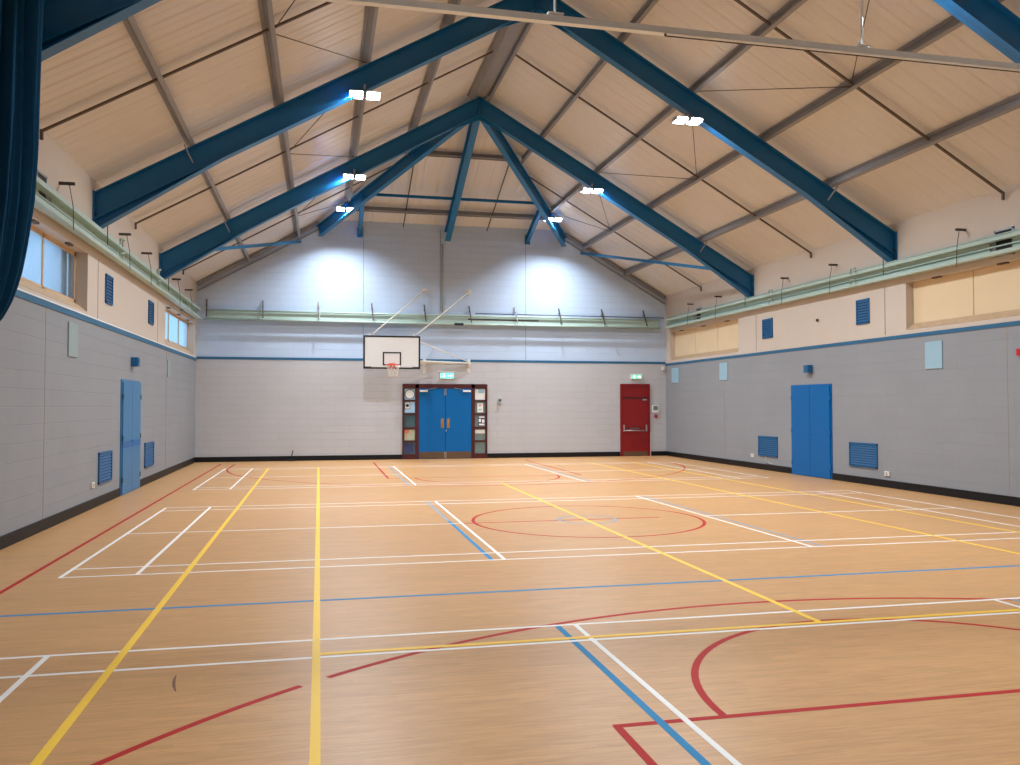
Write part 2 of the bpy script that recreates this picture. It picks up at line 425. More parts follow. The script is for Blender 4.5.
# posters taped to the side panes
def poster(x0, x1, z0, z1, m, label, deco=()):
    y = YF - .022
    b = MB().box(x0, x1, y - .003, y, z0, z1, m)
    o = b.build('poster'); tag(o, label, 'poster', 'posters in the side panes of the blue double door')
    for d in deco:
        q = MB()
        if d[0] == 'disc': q.disc(((x0+x1)/2 + d[1], y - .0045, (z0+z1)/2 + d[2]), d[3], 1, .0015, d[4])
        else: q.box(d[1], d[2], y - .0045, y - .003, d[3], d[4], d[5])
        q.build('printed_panel' if d[0] != 'disc' else 'printed_roundel', o)
poster(-1.355, -1.015, 1.975, 2.335, 'sky_paper', 'pale blue poster with a large round emblem, top left side pane', [('disc', 0, 0, .165, 'black'), ('disc', 0, 0, .1651, 'black')][:1] + [('disc2', 0)][:0])
o = bpy.data.objects['poster']; MB().disc((-1.185, YF - .029, 2.155), .145, 1, .0015, 'paper').build('printed_roundel', o)
poster(-1.355, -1.015, 1.54, 1.91, 'sky_paper', 'pale blue poster with a small framed square in its corner, left side pane', [('box', -1.35, -1.18, 1.66, 1.90, 'black')])
o = bpy.data.objects['poster.001']; MB().box(-1.335, -1.195, YF - .029, YF - .0275, 1.68, 1.88, 'paper').disc((-1.265, YF - .031, 1.78), .055, 1, .002, 'dark').build('printed_panel', o)
poster(-1.355, -1.015, .63, .99, 'green_paper', 'sage poster with an orange corner, fourth left side pane down', [('box', -1.355, -1.22, .86, .985, 'orange_paper'), ('box', -1.31, -1.28, .70, .85, 'orange_paper')])
poster(-1.34, -1.07, .20, .52, 'navy_paper', 'navy poster in the lowest left side pane')
poster(1.015, 1.355, 1.975, 2.335, 'paper', 'white notice filling the top right side pane', [('box', 1.13, 1.33, 2.2, 2.33, 'sky_paper')])
poster(1.09, 1.29, 1.55, 1.86, 'paper', 'white notice sheet in the second right side pane', [('box', 1.13, 1.25, 1.62, 1.66, 'green_paper'), ('box', 1.15, 1.22, 1.76, 1.80, 'orange_paper')])
poster(1.12, 1.355, 1.09, 1.44, 'navy_paper', 'dark poster with white tilted blocks, third right side pane', [('box', 1.15, 1.34, 1.36, 1.42, 'paper'), ('box', 1.14, 1.22, 1.22, 1.33, 'paper'), ('box', 1.25, 1.34, 1.20, 1.31, 'paper'), ('box', 1.15, 1.34, 1.11, 1.17, 'paper')])
poster(1.02, 1.35, .84, .96, 'paper', 'narrow pale strip notice in the fourth right side pane')

def door_red():
    Y = YF; f = MB()
    f.box(6.19, 6.26, Y - .06, Y, 0, 2.54, 'red'); f.box(7.22, 7.29, Y - .06, Y, 0, 2.54, 'red'); f.box(6.26, 7.22, Y - .06, Y, 2.47, 2.54, 'red')
    f.box(6.26, 7.22, Y - .06, Y, 2.02, 2.07, 'maroon')
    root = f.build('door_2'); struct(root, 'red fire exit door with a push bar, right end of the far wall', 'door')
    MB().box(6.26, 7.22, Y - .02, Y, 2.07, 2.47, 'red').build('over_panel', root)
    lf = MB().box(6.27, 7.21, Y - .045, Y, .01, 2.02, 'red').build('door_leaf', root)
    MB().box(6.29, 7.19, Y - .052, Y - .045, .02, .16, 'kick').build('kick_plate', lf)
    b = MB().tube([(6.31, Y - .12, .90), (7.15, Y - .12, .90)], .018, 'chrome')
    for x in (6.31, 7.15):
        b.box(x - .022, x + .022, Y - .075, Y - .045, .86, 1.10, 'chrome'); b.bar((x, Y - .06, 1.04), (x, Y - .12, .90), .024, .024, 'chrome', up=(1,0,0))
    tag(b.build('push_bar', lf), 'steel panic push bar')
    MB().box(6.45, 6.97, Y - .049, Y - .045, .955, 1.0, 'black').box(6.53, 6.89, Y - .051, Y - .049, .968, .988, 'grey_glass').build('instruction_strip', lf)
    MB().box(7.01, 7.15, Y - .09, Y - .045, 1.96, 2.01, 'chrome').build('door_closer', lf)
    tag(MB().box(7.30, 7.33, Y - .03, Y, 0, .86, 'white').box(7.29, 7.315, Y - .015, Y, .86, 2.5, 'offw').build('edge_guard', root), 'pale guard strip')
door_red()
def door_side(n, sx, a, b, label, mt):
    X = sx * XW
    f = MB().box(X, X - sx*.02, a, b, 0, 2.30, mt); root = f.build('door_%d' % n); struct(root, label, 'door')
    mid = (a + b) / 2
    for p, q in ((a + .05, mid - .006), (mid + .006, b - .05)):
        lf = MB().box(X - sx*.02, X - sx*.045, p, q, .012, 2.255, mt).build('door_leaf', root)
        h = MB(); yy = p if p < mid - .1 else q
        for z in (.30, 1.13, 1.96): h.box(X - sx*.045, X - sx*.052, yy - .04, yy + .02, z - .05, z + .05, 'dark' if sx < 0 else mt)
        h.build('hinge', lf)
        if sx < 0: MB().box(X - sx*.045, X - sx*.048, p, q, .93, 1.06, 'blue').build('painted_rail', lf)
        k = MB().disc((X - sx*.045, mid + (-.07 if p < mid - .1 else .07), 1.05), .022, 0, -sx*.012, 'blue').build('lock_cover', lf)
door_side(3, -1, *DOORS_L, 'pale blue flush double door in the left wall', 'blue_l')
door_side(4, 1, *DOORS_R, 'bright blue flush double door in the right wall', 'blue')

# ================================================================ COURT MARKINGS (paint on the floor: its parts)
LW = .04
def lines(name, mt, z, segs=(), arcs=(), w=LW, label=None):
    m = MB()
    for j, (x0, y0, x1, y1) in enumerate(segs):
        zz = z + j * 2.5e-5
        if abs(y0 - y1) > 1e-6: m.prism([(x0 - w/2, y0), (x0 + w/2, y0), (x1 + w/2, y1), (x1 - w/2, y1)], 2, .0002, zz, mt)
        else: m.box(x0, x1, y0 - w/2, y0 + w/2, .0002, zz, mt)
    z = z - 4e-5
    for (cx, cy, r, a0, a1) in arcs:
        n = max(12, int(abs(a1 - a0) * r / .12)); i = m._mi(mt); pv = None; full = abs(a1 - a0 - 2*PI) < 1e-4
        for k in range(n + 1):
            t = a0 + (a1 - a0) * k / n
            v = [m.bm.verts.new((cx + (r + d) * math.cos(t), cy + (r + d) * math.sin(t), h)) for d, h in ((-w/2, .0002), (w/2, .0002), (w/2, z), (-w/2, z))]
            if pv:
                for j in ((2,3), (1,2), (3,0)):
                    f = m.bm.faces.new([pv[j[0]], pv[j[1]], v[j[1]], v[j[0]]]); f.material_index = i
            pv = v
    o = m.build(name, fl)
    if label: o['label'] = label
    return o
YC = [(-9.05), 0.0, 9.30]
for k, yc in enumerate(YC):
    h = 3.05; s = []
    for sy in (-1, 1):
        s.append((-6.7, yc + sy*h, 6.7, yc + sy*h)); s.append((-6.7, yc + sy*2.59, 6.7, yc + sy*2.59))
    for x in (-6.68, -5.94, -1.98 if k else -2.04, 1.98 if k else 1.95, 5.94, 6.68): s.append((x, yc - h, x, yc + h))
    for sx in (-1, 1): s.append((min(sx*1.98, sx*6.7), yc, max(sx*1.98, sx*6.7), yc))
    lines('badminton_marking', 'white_line', .0016, s)
yl = [(-5.41, -12.6, -5.50, 12.35), (-4.07, -12.6, -4.12, 12.35), (4.10, -12.6, 4.10, 12.6), (5.47, -12.6, 5.47, 12.6), (-.06, -6.38, 0, 6.45), (-4.10, -6.38, 5.47, -6.38)]
lines('yellow_marking', 'yellow_line', .0020, yl, w=.055)
lines('blue_marking', 'blue_line', .0013, [(-7.0, -4.68, 7.0, -4.68), (-2.19, -12.1, -2.19, -5.98), (-2.13, -3.05, -2.13, 0.3)], w=.05)
lines('grey_blue_marking', 'greyblue_line', .0011, [(-2.14, .3, -2.14, 3.05), (2.13, -3.05, 2.13, 3.05), (2.13, -12.1, 2.13, -5.98), (-2.13, 6.25, -2.13, 12.3), (2.13, 6.25, 2.13, 12.3)], [(0, 0, .45, 0, 2*PI)], w=.06)  # greyer blue lines and the small centre circle
ra = [(0, 0, 1.78, 0, 2*PI)]; rs = [(-1.98, 0, 1.2, 0), (-7.02, -14.4, -7.02, 14.4)]
ga = math.acos(-(4.09 - .17) / 6.3)
ra += [(-.17, -11.92, 6.3, 0, ga - .017), (-.17, -11.92, 6.3, ga + .017, PI), (0, 12.4, 6.6, PI, 2*PI)]
for s in (-1, 1):
    ra.append((0, s*8.13, 1.80, *( (0, PI) if s < 0 else (PI, 2*PI))))
    rs += [(-2.47, s*8.13, 2.47, s*8.13)]
    rs += [(x, min(s*8.13, s*14.2), x, max(s*8.13, s*14.2)) for x in (-2.45, 2.45)]
    rs += [(x, min(s*12.0, s*14.2), x, max(s*12.0, s*14.2)) for x in ((-6.47, 6.13) if s < 0 else (-6.6, 6.6))]
lines('red_marking', 'red_line', .0008, rs, ra, w=.05)
# curved rubber scuff
m = MB(); pv = None; i = m._mi('scuff')
for k in range(9):
    t = k / 8; x = -4.98 + .05*t*t; y = -6.66 - .33*t; w = .004 + .006*math.sin(PI*t)
    v = [m.bm.verts.new((x - w, y, .0009)), m.bm.verts.new((x + w, y, .0009))]
    if pv: f = m.bm.faces.new([pv[0], pv[1], v[1], v[0]]); f.material_index = i
    pv = v
m.build('scuff_mark', fl)

# ================================================================ STEEL
def rafter_frame(y, label):
    root = thing('roof_rafter_frame', (0, y, RAF), label, 'roof frame')
    D = .48; hx = 5.8; fw = .19; t = .018
    for sx in (-1, 1):
        m = MB(); wt = .014
        top = [(sx*7.90, zr(7.90)), (0, zr(0))]
        web = [(sx*7.90, zr(7.9)), (0, zr(0)), (0, zr(0) - D), (sx*hx, zr(hx) - D), (sx*7.90, 4.80)]
        m.prism(web, 1, y - wt/2, y + wt/2, 'blue_steel')
        def fl_(a, b, up):
            A = (a[0], a[1]); B = (b[0], b[1])
            m.prism([A, B, (B[0], B[1] + up), (A[0], A[1] + up)], 1, y - fw/2, y + fw/2, 'blue_steel')
        fl_((sx*7.90, zr(7.90)), (0, zr(0)), -t)
        fl_((sx*hx, zr(hx) - D), (0, zr(0) - D), t)
        fl_((sx*7.90, 4.80), (sx*hx, zr(hx) - D), t)
        fl_((sx*7.90, zr(7.90) - D), (sx*hx, zr(hx) - D), t)
        m.build('rafter', root)
        e = MB().box(sx*7.90, sx*7.918, y - .11, y + .11, 4.78, 5.49, 'blue_steel')
        for z in (4.9, 5.1, 5.3): e.box(sx*7.87, sx*7.90, y - .07, y - .04, z, z + .03, 'wire'); e.box(sx*7.87, sx*7.90, y + .04, y + .07, z, z + .03, 'wire')
        e.build('end_plate', root)
        x = 6.22
        MB().bar((sx*6.42, y - .24, zr(6.42) + .03), (sx*6.30, y - .05, zr(6.3) - .30), .045, .012, 'galv', up=(1,0,0)).build('fly_brace', root)
    MB().box(-.015, .015, y - fw/2, y + fw/2, zr(0) - D - .05, zr(0), 'blue_steel').build('apex_plate', root)
    MB().prism([(-.75, zr(.75) - D), (0, zr(0) - D), (.75, zr(.75) - D), (0, zr(0) - D - .14)], 1, y - .008, y + .008, 'blue_steel').build('apex_gusset', root)
    return root
rafter_frame(FR[1], 'blue steel rafter pair nearest the camera, cut off by the top of the picture')
rafter_frame(FR[2], 'blue steel rafter pair that carries the larger pair of floodlights')
rafter_frame(FR[3], 'blue steel rafter pair furthest off, whose peak holds the hip rafters')
rafter_frame(FR[0], 'blue steel rafter pair above and behind the camera')

# hip rafters
apex = Vector((0, HY0 + .1, zr(0) - .02))
hb = Vector((0, 0, 0))
def hip_rafter(x, w, label, d=.36):
    e = Vector((x, YF - .06, zh(YF) - .24))
    root = MB().ibeam(apex, e, d, w, 'blue_steel').build('hip_rafter', origin=tuple(apex))
    return tag(root, label, 'rafter', 'hip rafters at the far end'), e
hl, el = hip_rafter(-4.18, .16, 'left blue hip rafter running from the far peak down to the gable wall')
hr, er = hip_rafter(4.18, .16, 'right blue hip rafter running from the far peak down to the gable wall')
hc, ec = hip_rafter(0.05, .19, 'middle blue hip rafter dropping straight to the gable wall', .36)
def hipz(t): return apex + (el - apex) * t, apex + (er - apex) * t
t = .67; a, b = hipz(t)
tag(MB().bar(a + Vector((.05, 0, -.13)), b + Vector((-.05, 0, -.13)), .08, .08, 'blue_steel').build('tie_bar'), 'thin blue bar spanning level between the two hip rafters', 'tie bar')
for sx, s in ((-1, 'left'), (1, 'right')):
    q = apex + ((el if sx < 0 else er) - apex) * .68
    e = Vector((q.x, YF - .04, zh(YF) - .24))
    tag(MB().ibeam(q + Vector((0, 0, -.04)), e, .22, .12, 'blue_steel').box(q.x - .09, q.x + .09, YF - .05, YF, e.z - .30, e.z + .02, 'blue_steel').build('jack_rafter'), 'short blue jack rafter between the %s hip rafter and the gable wall' % s, 'rafter')
    m = MB().bar((sx*4.75, YF - .10, 7.08), (sx*6.95, HY0 + .05, 5.62), .09, .09, 'pale_steel')
    tag(m.build('wind_brace'), 'slim pale blue brace from the gable wall to the far rafter, %s side' % s, 'brace')

# purlins (Z sections) on the main slopes, full length objects
def purlin(sx, x, y0, y1, label):
    n = Vector((sx*SL, 0, 1)).normalized(); c = Vector((sx*x, 0, zr(x)))
    a = c + Vector((0, y0, 0)); b = c + Vector((0, y1, 0)); H = .178
    m = MB().bar(a, b, .012, H, 'galv', up=n, off=H/2)
    m.bar(a, b, .07, .010, 'galv', up=n, off=.005, side=.03); m.bar(a, b, .07, .010, 'galv', up=n, off=H - .005, side=-.03)
    m.bar(a, b, .008, .03, 'galv', up=n, off=.02, side=.065)
    o = m.build('purlin', origin=(sx*x, y0, zr(x)))
    tag(o, label, 'purlin', 'roof purlins')
    # cleats where it sits on the frames
    for y in FR:
        if y0 < y < y1:
            k = MB().bar(c + Vector((0, y - .05, 0)), c + Vector((0, y + .05, 0)), .012, .17, 'galv', up=n, off=.09, side=.014); k.build('cleat', o)
    return o
ords = ['lowest', 'second lowest', 'third lowest', 'fourth lowest']
for sx, side in ((-1, 'left'), (1, 'right')):
    for k, x in enumerate((6.32, 4.80, 3.25, 1.70)):
        purlin(sx, x, YN + .02, min(YF - .02, yh(x) - .12), 'grey steel purlin running lengthways, %s on the %s roof slope' % (ords[k], side))
    purlin(sx, .20, YN + .02, HY0 - .02, 'grey steel purlin close beside the ridge on the %s slope' % side)
    # gable edge angle following the rake of the far wall
    m = MB().bar((sx*7.88, YF - .05, zs(7.88) - .10), (sx*4.15, YF - .05, zs(4.15) - .10), .08, .10, 'galv').bar((sx*7.88, YF - .03, zs(7.88) - .30), (sx*4.15, YF - .03, zs(4.15) - .30), .05, .04, 'galv')
    tag(m.build('gable_rail'), 'grey steel edge rail along the %s rake of the gable wall' % side, 'rail')
tag(MB().box(-.17, .17, YN + .05, HY0, zr(.2) + .11, zr(.2) + .13, 'galv').build('ridge_liner'), 'flat grey liner strip between the two ridge purlins', 'ridge liner')
for t, lab in ((.39, 'upper'), (.85, 'lower')):
    a, b = hipz(t); n = Vector((0, HK, 1)).normalized()
    m = MB().bar(a + Vector((.08,0,.02)), b + Vector((-.08,0,.02)), .02, .20, 'galv', up=n, off=.08)
    m.bar(a + Vector((.08,0,.02)), b + Vector((-.08,0,.02)), .08, .012, 'galv', up=n, off=.01, side=.03)
    tag(m.build('purlin', origin=tuple(a)), '%s of the two grey purlins crossing the hipped far end' % lab, 'purlin', 'roof purlins')

# tie straps (sag bars) up each slope, and wire stays
bays = [(-12.2, 'behind the camera'), (-6.05, 'above the camera'), (.12, 'in the nearest bay in view'), (6.2, 'in the middle bay in view'), (12.45, 'in the farthest bay')]
for y, w in bays:
    for sx, side in ((-1, 'left'), (1, 'right')):
        xi = .22 if y < HY0 else 2.02
        n = Vector((sx*SL, 0, 1)).normalized()
        a = Vector((sx*7.86, y, zr(7.86) + .09)); b = Vector((sx*xi, y, zr(xi) + .09))
        m = MB().bar(a, b, .05, .028, 'brown', up=n); m.box(sx*7.84, sx*7.88, y - .02, y + .02, a.z - .12, a.z + .02, 'brown')
        tag(m.build('sag_bar', origin=tuple(a)), 'thin brown tie bar running up the %s slope %s' % (side, w), 'tie bar', 'sag bars up the roof slopes')
        if y > -1:
            for yy, ww in ((y - 3.0, 'towards the camera'), (y + (3.0 if y < HY0 else 1.55), 'away from the camera')):
                p0 = Vector((sx*4.80, y, zr(4.8) + .02)); p1 = Vector((sx*3.25, yy, zr(3.25) + .03))
                tag(MB().tube([p0, p1], .008, 'wire', 6).build('wire_stay', origin=tuple(p0)), 'thin wire stay, %s slope %s, slanting %s' % (side, w, ww), 'wire', 'roof wire stays')
for x, s in ((-1.42, 'left'), (1.42, 'right')):
    y0 = yh(1.65); tag(MB().bar((x, y0, zh(y0) - .13), (x, YF - .03, zh(YF) - .13), .035, .025, 'brown').build('sag_bar'), 'thin brown tie bar on the hipped end, %s of its middle rafter' % s, 'tie bar', 'sag bars on the hipped end')

# ================================================================ FLOODLIGHTS
def floodlight(x, y, z, label, power, spread=2.7, tilt=0, mz=.2):
    root = thing('floodlight', (x, y, z), label, 'floodlight', 'twin floodlights under the roof steel')
    m = MB().box(-.02 + x, .02 + x, y - .02, y + .02, z + .03, z + mz, 'housing').box(x - .30, x + .30, y - .03, y + .03, z + .03, z + .06, 'housing')
    m.build('bracket', root)
    for k in (-1, 1):
        cx = x + k * .155
        h = MB().box(cx - .13, cx + .13, y - .13, y + .13, z - .02, z + .035, 'housing')
        for j in range(7): h.box(cx - .12 + j*.038, cx - .108 + j*.038, y - .11, y + .11, z + .035, z + .06, 'housing')
        hd = h.build('lamp_head', root)
        f = MB().box(cx - .115, cx + .115, y - .115, y + .115, z - .028, z - .02, 'lamp')
        f.box(cx - .115, cx + .115, y - .136, y - .13, z - .015, z + .025, 'lamp')
        tag(f.build('lamp_face', hd), 'glowing white LED face')
    L = bpy.data.lights.new('floodlight_beam', 'AREA'); L.shape = 'RECTANGLE'; L.size = .55; L.size_y = .24
    L.energy = power; L.color = (.86, .93, 1.0); L.spread = spread
    lo = bpy.data.objects.new('floodlight_beam', L); C.objects.link(lo); lo.parent = root; lo.location = (0, 0, -.035); lo.rotation_euler = (tilt, 0, 0)
P = 330
for sx, s in ((-1, 'left'), (1, 'right')):
    floodlight(-3.30 if sx < 0 else 3.14, 3.10, 7.53, 'twin floodlight on the %s half of the middle rafter pair, the larger-looking one' % s, P)
    floodlight(-3.26 if sx < 0 else 3.12, 9.20, 7.63, 'twin floodlight under the %s half of the far rafter pair' % s, P)
    q = apex + ((el if sx < 0 else er) - apex) * .80
    floodlight(q.x, q.y - .22, q.z - .20, 'twin floodlight low on the %s hip rafter, close to the gable wall' % s, P * .95, spread=2.1, mz=.06)
    floodlight(sx*3.28, -3.05, 7.45, 'twin floodlight on the %s half of the nearest rafter pair' % s, P * (.35 if sx < 0 else .75))
    floodlight(sx*3.28, -9.25, 7.50, 'twin floodlight overhead, %s and behind the camera' % s, P * (.35 if sx < 0 else .5))

# ================================================================ HEATING PANELS (mint green)
def heater(origin, along, inward, length, hangers, label, gaps=()):
    """slanted strip panel with rails; ALONG and INWARD are unit vectors"""
    O = Vector(origin); A = Vector(along); I = Vector(inward); Z = Vector((0,0,1))
    root = thing('radiant_heater', tuple(O), label, 'heater')
    def P(s, i, z): return O + A*s + I*i + Z*(z - O.z)
    n = I * .02; s0 = 0
    for g0, g1 in [(q - .04 - O.y, q + .50 - O.y) for q in gaps] + [(length, length)]:
        c = [P(s0, .07, 4.50), P(s0, .07, 4.78), P(g0, .07, 4.78), P(g0, .07, 4.50)]; m = MB()
        m.poly(c + [p - n for p in c], [(0,1,2,3), (7,6,5,4), (0,4,5,1), (1,5,6,2), (2,6,7,3), (3,7,4,0)], 'mint')
        m.build('heater_panel', root); s0 = g1
    for i_, z_, w_, h_ in ((.13, 4.77, .12, .07), (.13, 4.51, .14, .07)):
        MB().bar(P(0, i_, z_), P(length, i_, z_), w_, h_, 'mint').build('rail', root)
    for i_, z_, r in ((.10, 4.845, .014), (.10, 4.64, .016)):
        MB().tube([P(0, i_, z_), P(length, i_, z_)], r, 'mint', 8).build('pipe', root)
    for s in hangers:
        h = MB().bar(P(s, .0, 5.12), P(s, .22, 5.12), .035, .045, 'wire')
        h.tube([P(s, .14, 5.13), P(s, .17, 4.95), P(s, .20, 4.78), P(s, .21, 4.42)], .006, 'wire', 6)
        h.build('hanger', root)
    return root, P
hs = [-12.6, -8.0, -5.0, -.9, 1.1, 5.2, 7.35, 11.15, 13.15]
r1, PL = heater((-XW, -3.2, 4.5), (0,1,0), (1,0,0), YF + 3.2 - .4, [y + 3.2 for y in (-.9, 1.15, 5.0, 7.1, 11.0, 13.1)], 'pale green heating pipes and panel hung along the left wall', (.05, 12.4))
r2, PR = heater((XW, YN + .1, 4.5), (0,1,0), (-1,0,0), YF - YN - .5, [y - YN - .1 for y in hs], 'pale green heating pipes and panel hung along the right wall', (-.06, 12.5))
for r_, P_, X in ((r1, PL, -1), (r2, PR, 1)):
    for y in (3.45, 9.5):      # rods from the rafter ends
        MB().tube([(X*(XW-.2), y - .2, 5.0), (X*(XW-.2), y - .2, 4.58)], .008, 'wire', 6).bar((X*(XW-.005), y - .2, 4.99), (X*(XW-.22), y - .2, 4.99), .03, .02, 'wire').build('hanger', r_)
    for y in (4.3, 7.9):       # valve clusters
        m = MB()
        for z, i_ in ((4.77, .20), (4.51, .20)):
            m.tube([(X*(XW-i_), y-.1, z), (X*(XW-i_), y-.1, z+.10), (X*(XW-i_-.06), y, z+.12), (X*(XW-i_), y+.1, z+.10), (X*(XW-i_), y+.1, z)], .02, 'mint', 8)
        m.build('expansion_loop', r_)
# far wall heater with slanted dark brackets
root = thing('radiant_heater', (0, YF, 4.5), 'pale green heating panel running across the far gable wall', 'heater')
m = MB(); y = YF
m.poly([(-7.6, y-.16, 4.50), (7.6, y-.16, 4.50), (7.6, y-.12, 4.78), (-7.6, y-.12, 4.78), (-7.6, y-.14, 4.50), (7.6, y-.14, 4.50), (7.6, y-.10, 4.78), (-7.6, y-.10, 4.78)],
       [(0,1,2,3), (7,6,5,4), (0,4,5,1), (1,5,6,2), (2,6,7,3), (3,7,4,0)], 'mint'); m.build('heater_panel', root)
for yy, z, r in ((.22, 4.50, .034), (.18, 4.79, .028)):
    MB().tube([(-7.66, y - yy, z), (7.66, y - yy, z)], r, 'mint', 8).build('pipe', root)
for zz, x0, x1, rr in ((4.88, 1.0, 7.8, .016), (4.68, .75, 3.2, .022)):
    tag(MB().tube([(x0, y - .14, zz), (x1, y - .14, zz)], rr, 'wire', 8).build('pipe', root), 'dark bare pipe')
MB().box(.25, .55, y - .44, y - .38, 4.44, 4.52, 'black').build('junction_box', root)
for x in (-7.6, -5.9, -4.15, -2.45, -.72, .80, 2.38, 3.95, 5.5, 7.05):
    h = MB().bar((x, y - .03, 5.14), (x + .03, y - .36, 4.56), .035, .03, 'wire').bar((x, y - .005, 5.14), (x, y - .005, 4.80), .05, .012, 'wire').bar((x, y, 4.95), (x, y - .18, 4.95), .03, .02, 'wire')
    h.build('hanger', root)

# ================================================================ GRILLES, PADS, SMALL WALL THINGS
def grille(sx, y0, y1, z0, z1, n, label, name='wall_grille', mt='blue_v', group='low blue grilles', frame=None, pipe=False):
    X = sx * XW; d = -sx
    fm = frame or mt
    f = MB(); b = .03
    f.box(X, X + d*.03, y0, y1, z0, z0 + b, fm).box(X, X + d*.03, y0, y1, z1 - b, z1, fm).box(X, X + d*.03, y0, y0 + b, z0, z1, fm).box(X, X + d*.03, y1 - b, y1, z0, z1, fm)
    f.box(X, X + d*.006, y0 + b, y1 - b, z0 + b, z1 - b, 'dark' if frame else 'grille_back')
    root = f.build(name, origin=(X, (y0 + y1) / 2, z0)); tag(root, label, 'vent', group)
    s = MB()
    for k in range(n):
        z = z0 + b + (z1 - z0 - 2*b) * (k + .5) / n; hh = (z1 - z0 - 2*b) / n * .5
        s.poly([(X + d*.006, y0 + b, z + hh), (X + d*.006, y1 - b, z + hh), (X + d*.026, y1 - b, z - hh*.25), (X + d*.026, y0 + b, z - hh*.25), (X + d*.006, y0 + b, z + hh - .008), (X + d*.006, y1 - b, z + hh - .008), (X + d*.026, y1 - b, z - hh*.25 - .006), (X + d*.026, y0 + b, z - hh*.25 - .006)],
               [(0,1,2,3), (4,7,6,5), (0,3,7,4), (1,5,6,2), (3,2,6,7), (0,4,5,1)], mt)
    s.build('slats', root)
    if pipe: MB().tube([(X + d*.02, (y0+y1)/2 + .1, z0), (X + d*.02, (y0+y1)/2 + .1, z0 - .17), (X + d*.02, (y0+y1)/2 - .25, z0 - .19)], .008, 'offw', 6).build('pipe', root)
    return root
grille(-1, 3.63, 4.58, .38, .94, 9, 'blue low grille left of the pale blue door, near its camera side')
grille(-1, 7.64, 8.66, .38, .94, 9, 'blue low grille beyond the pale blue door in the left wall')
grille(1, 3.78, 4.78, .38, .93, 9, 'blue low grille to the right of the bright blue door')
grille(1, 7.95, 8.95, .38, .93, 9, 'blue low grille to the left of the bright blue door', pipe=True)
g = 'high blue grilles'
grille(-1, 3.97, 4.48, 3.66, 4.19, 8, 'blue high grille in the left cream wall, the larger-looking one', group=g)
grille(-1, 7.90, 8.45, 3.66, 4.19, 8, 'blue high grille in the left cream wall, the farther one beside the window strip', group=g)
grille(1, 4.00, 4.46, 3.62, 4.18, 8, 'blue high grille in the right cream wall, the larger-looking one', group=g)
grille(1, 8.14, 8.67, 3.62, 4.16, 8, 'blue high grille in the right cream wall, beside the far boarded recess', group=g)
g = 'grey framed grilles behind the green pipes'
grille(-1, .05, .50, 4.54, 5.04, 4, 'grey framed dark grille behind the green pipes, next to the curtain', mt='dark', frame='housing', group=g)
grille(-1, 12.4, 12.8, 4.44, 4.95, 4, 'grey framed dark grille behind the green pipes near the far left corner', mt='dark', frame='housing', group=g)
grille(1, -.06, .38, 4.46, 4.95, 4, 'grey framed dark grille behind the green pipes at the right picture edge', mt='dark', frame='housing', group=g)
grille(1, 12.5, 12.9, 4.46, 4.95, 4, 'grey framed dark grille behind the green pipes near the far right corner', mt='dark', frame='housing', group=g)

def pad(sx, y0, y1, z0, z1, mt, label):
    X = sx*XW
    o = MB().box(X, X - sx*.022, y0, y1, z0, z1, mt).build('wall_panel', origin=(X, (y0+y1)/2, z0), bevel=.008)
    tag(o, label, 'wall panel', 'pale blue rectangular wall panels')
pad(-1, 1.70, 2.20, 2.55, 3.09, 'padg', 'grey-blue rectangular panel below the nearer left window')
pad(-1, 10.42, 10.75, 2.52, 2.95, 'padg', 'small grey panel on the left wall beneath the far window strip')
pad(1, 1.75, 2.23, 2.51, 3.06, 'pad', 'pale blue panel on the right wall nearest the camera')
pad(1, 10.76, 11.28, 2.55, 3.08, 'pad', 'pale blue panel on the right wall between the far boarded recess and bright blue door')
pad(1, 14.32, 14.91, 2.56, 3.08, 'pad', 'pale blue panel on the right wall next to the far corner')

def wall_box(name, x, y, z, w, d, h, mt, label, cat, axis, inner=None, group=None):
    """small box on a wall; axis 0 = side wall (x sign), 1 = far wall"""
    if axis == 0:
        sx = 1 if x > 0 else -1
        m = MB().box(sx*XW, sx*(XW - d), y - w/2, y + w/2, z - h/2, z + h/2, mt); org = (sx*XW, y, z)
    else:
        m = MB().box(x - w/2, x + w/2, YF, YF - d, z - h/2, z + h/2, mt); org = (x, YF, z)
    o = m.build(name, origin=org, bevel=.006); tag(o, label, cat, group)
    if inner:
        iw, ih, im, iz = inner
        q = MB()
        if axis == 0: q.box(sx*(XW - d), sx*(XW - d - .008), y - iw/2, y + iw/2, z + iz - ih/2, z + iz + ih/2, im)
        else: q.box(x - iw/2, x + iw/2, YF - d, YF - d - .008, z + iz - ih/2, z + iz + ih/2, im)
        q.build('face_plate', o)
    return o
wall_box('alarm_sounder', -1, 6.28, 2.69, .20, .14, .19, 'blue_v', 'small blue box above the pale blue door on the left wall', 'sounder', 0, (.13, .11, 'band', 0))
wall_box('alarm_sounder', 1, 6.36, 2.69, .20, .14, .19, 'blue_v', 'small blue box above the bright blue door on the right wall', 'sounder', 0, (.13, .11, 'band', 0))
wall_box('fire_alarm', 1, -.17, 2.71, .12, .06, .12, 'fire', 'small red alarm box at the right edge of the picture', 'alarm', 0, (.06, .06, 'fire', 0))
for x, y, z, l in ((-1, 3.25, .40, 'small socket on the left wall beside the nearer low grille'), (1, 9.3, .36, 'small socket on the right wall left of the farther low grille'), (1, 3.45, .30, 'small socket on the right wall right of the nearer low grille')):
    wall_box('wall_socket', x, y, z, .16, .03, .10, 'offw', l, 'socket', 0, (.05, .05, 'chrome', 0), 'wall sockets')
wall_box('door_holder', 1.86, 0, 1.93, .12, .09, .16, 'housing', 'small grey device on the far wall right of the double door', 'wall device', 1, (.07, .06, 'dark', .03))
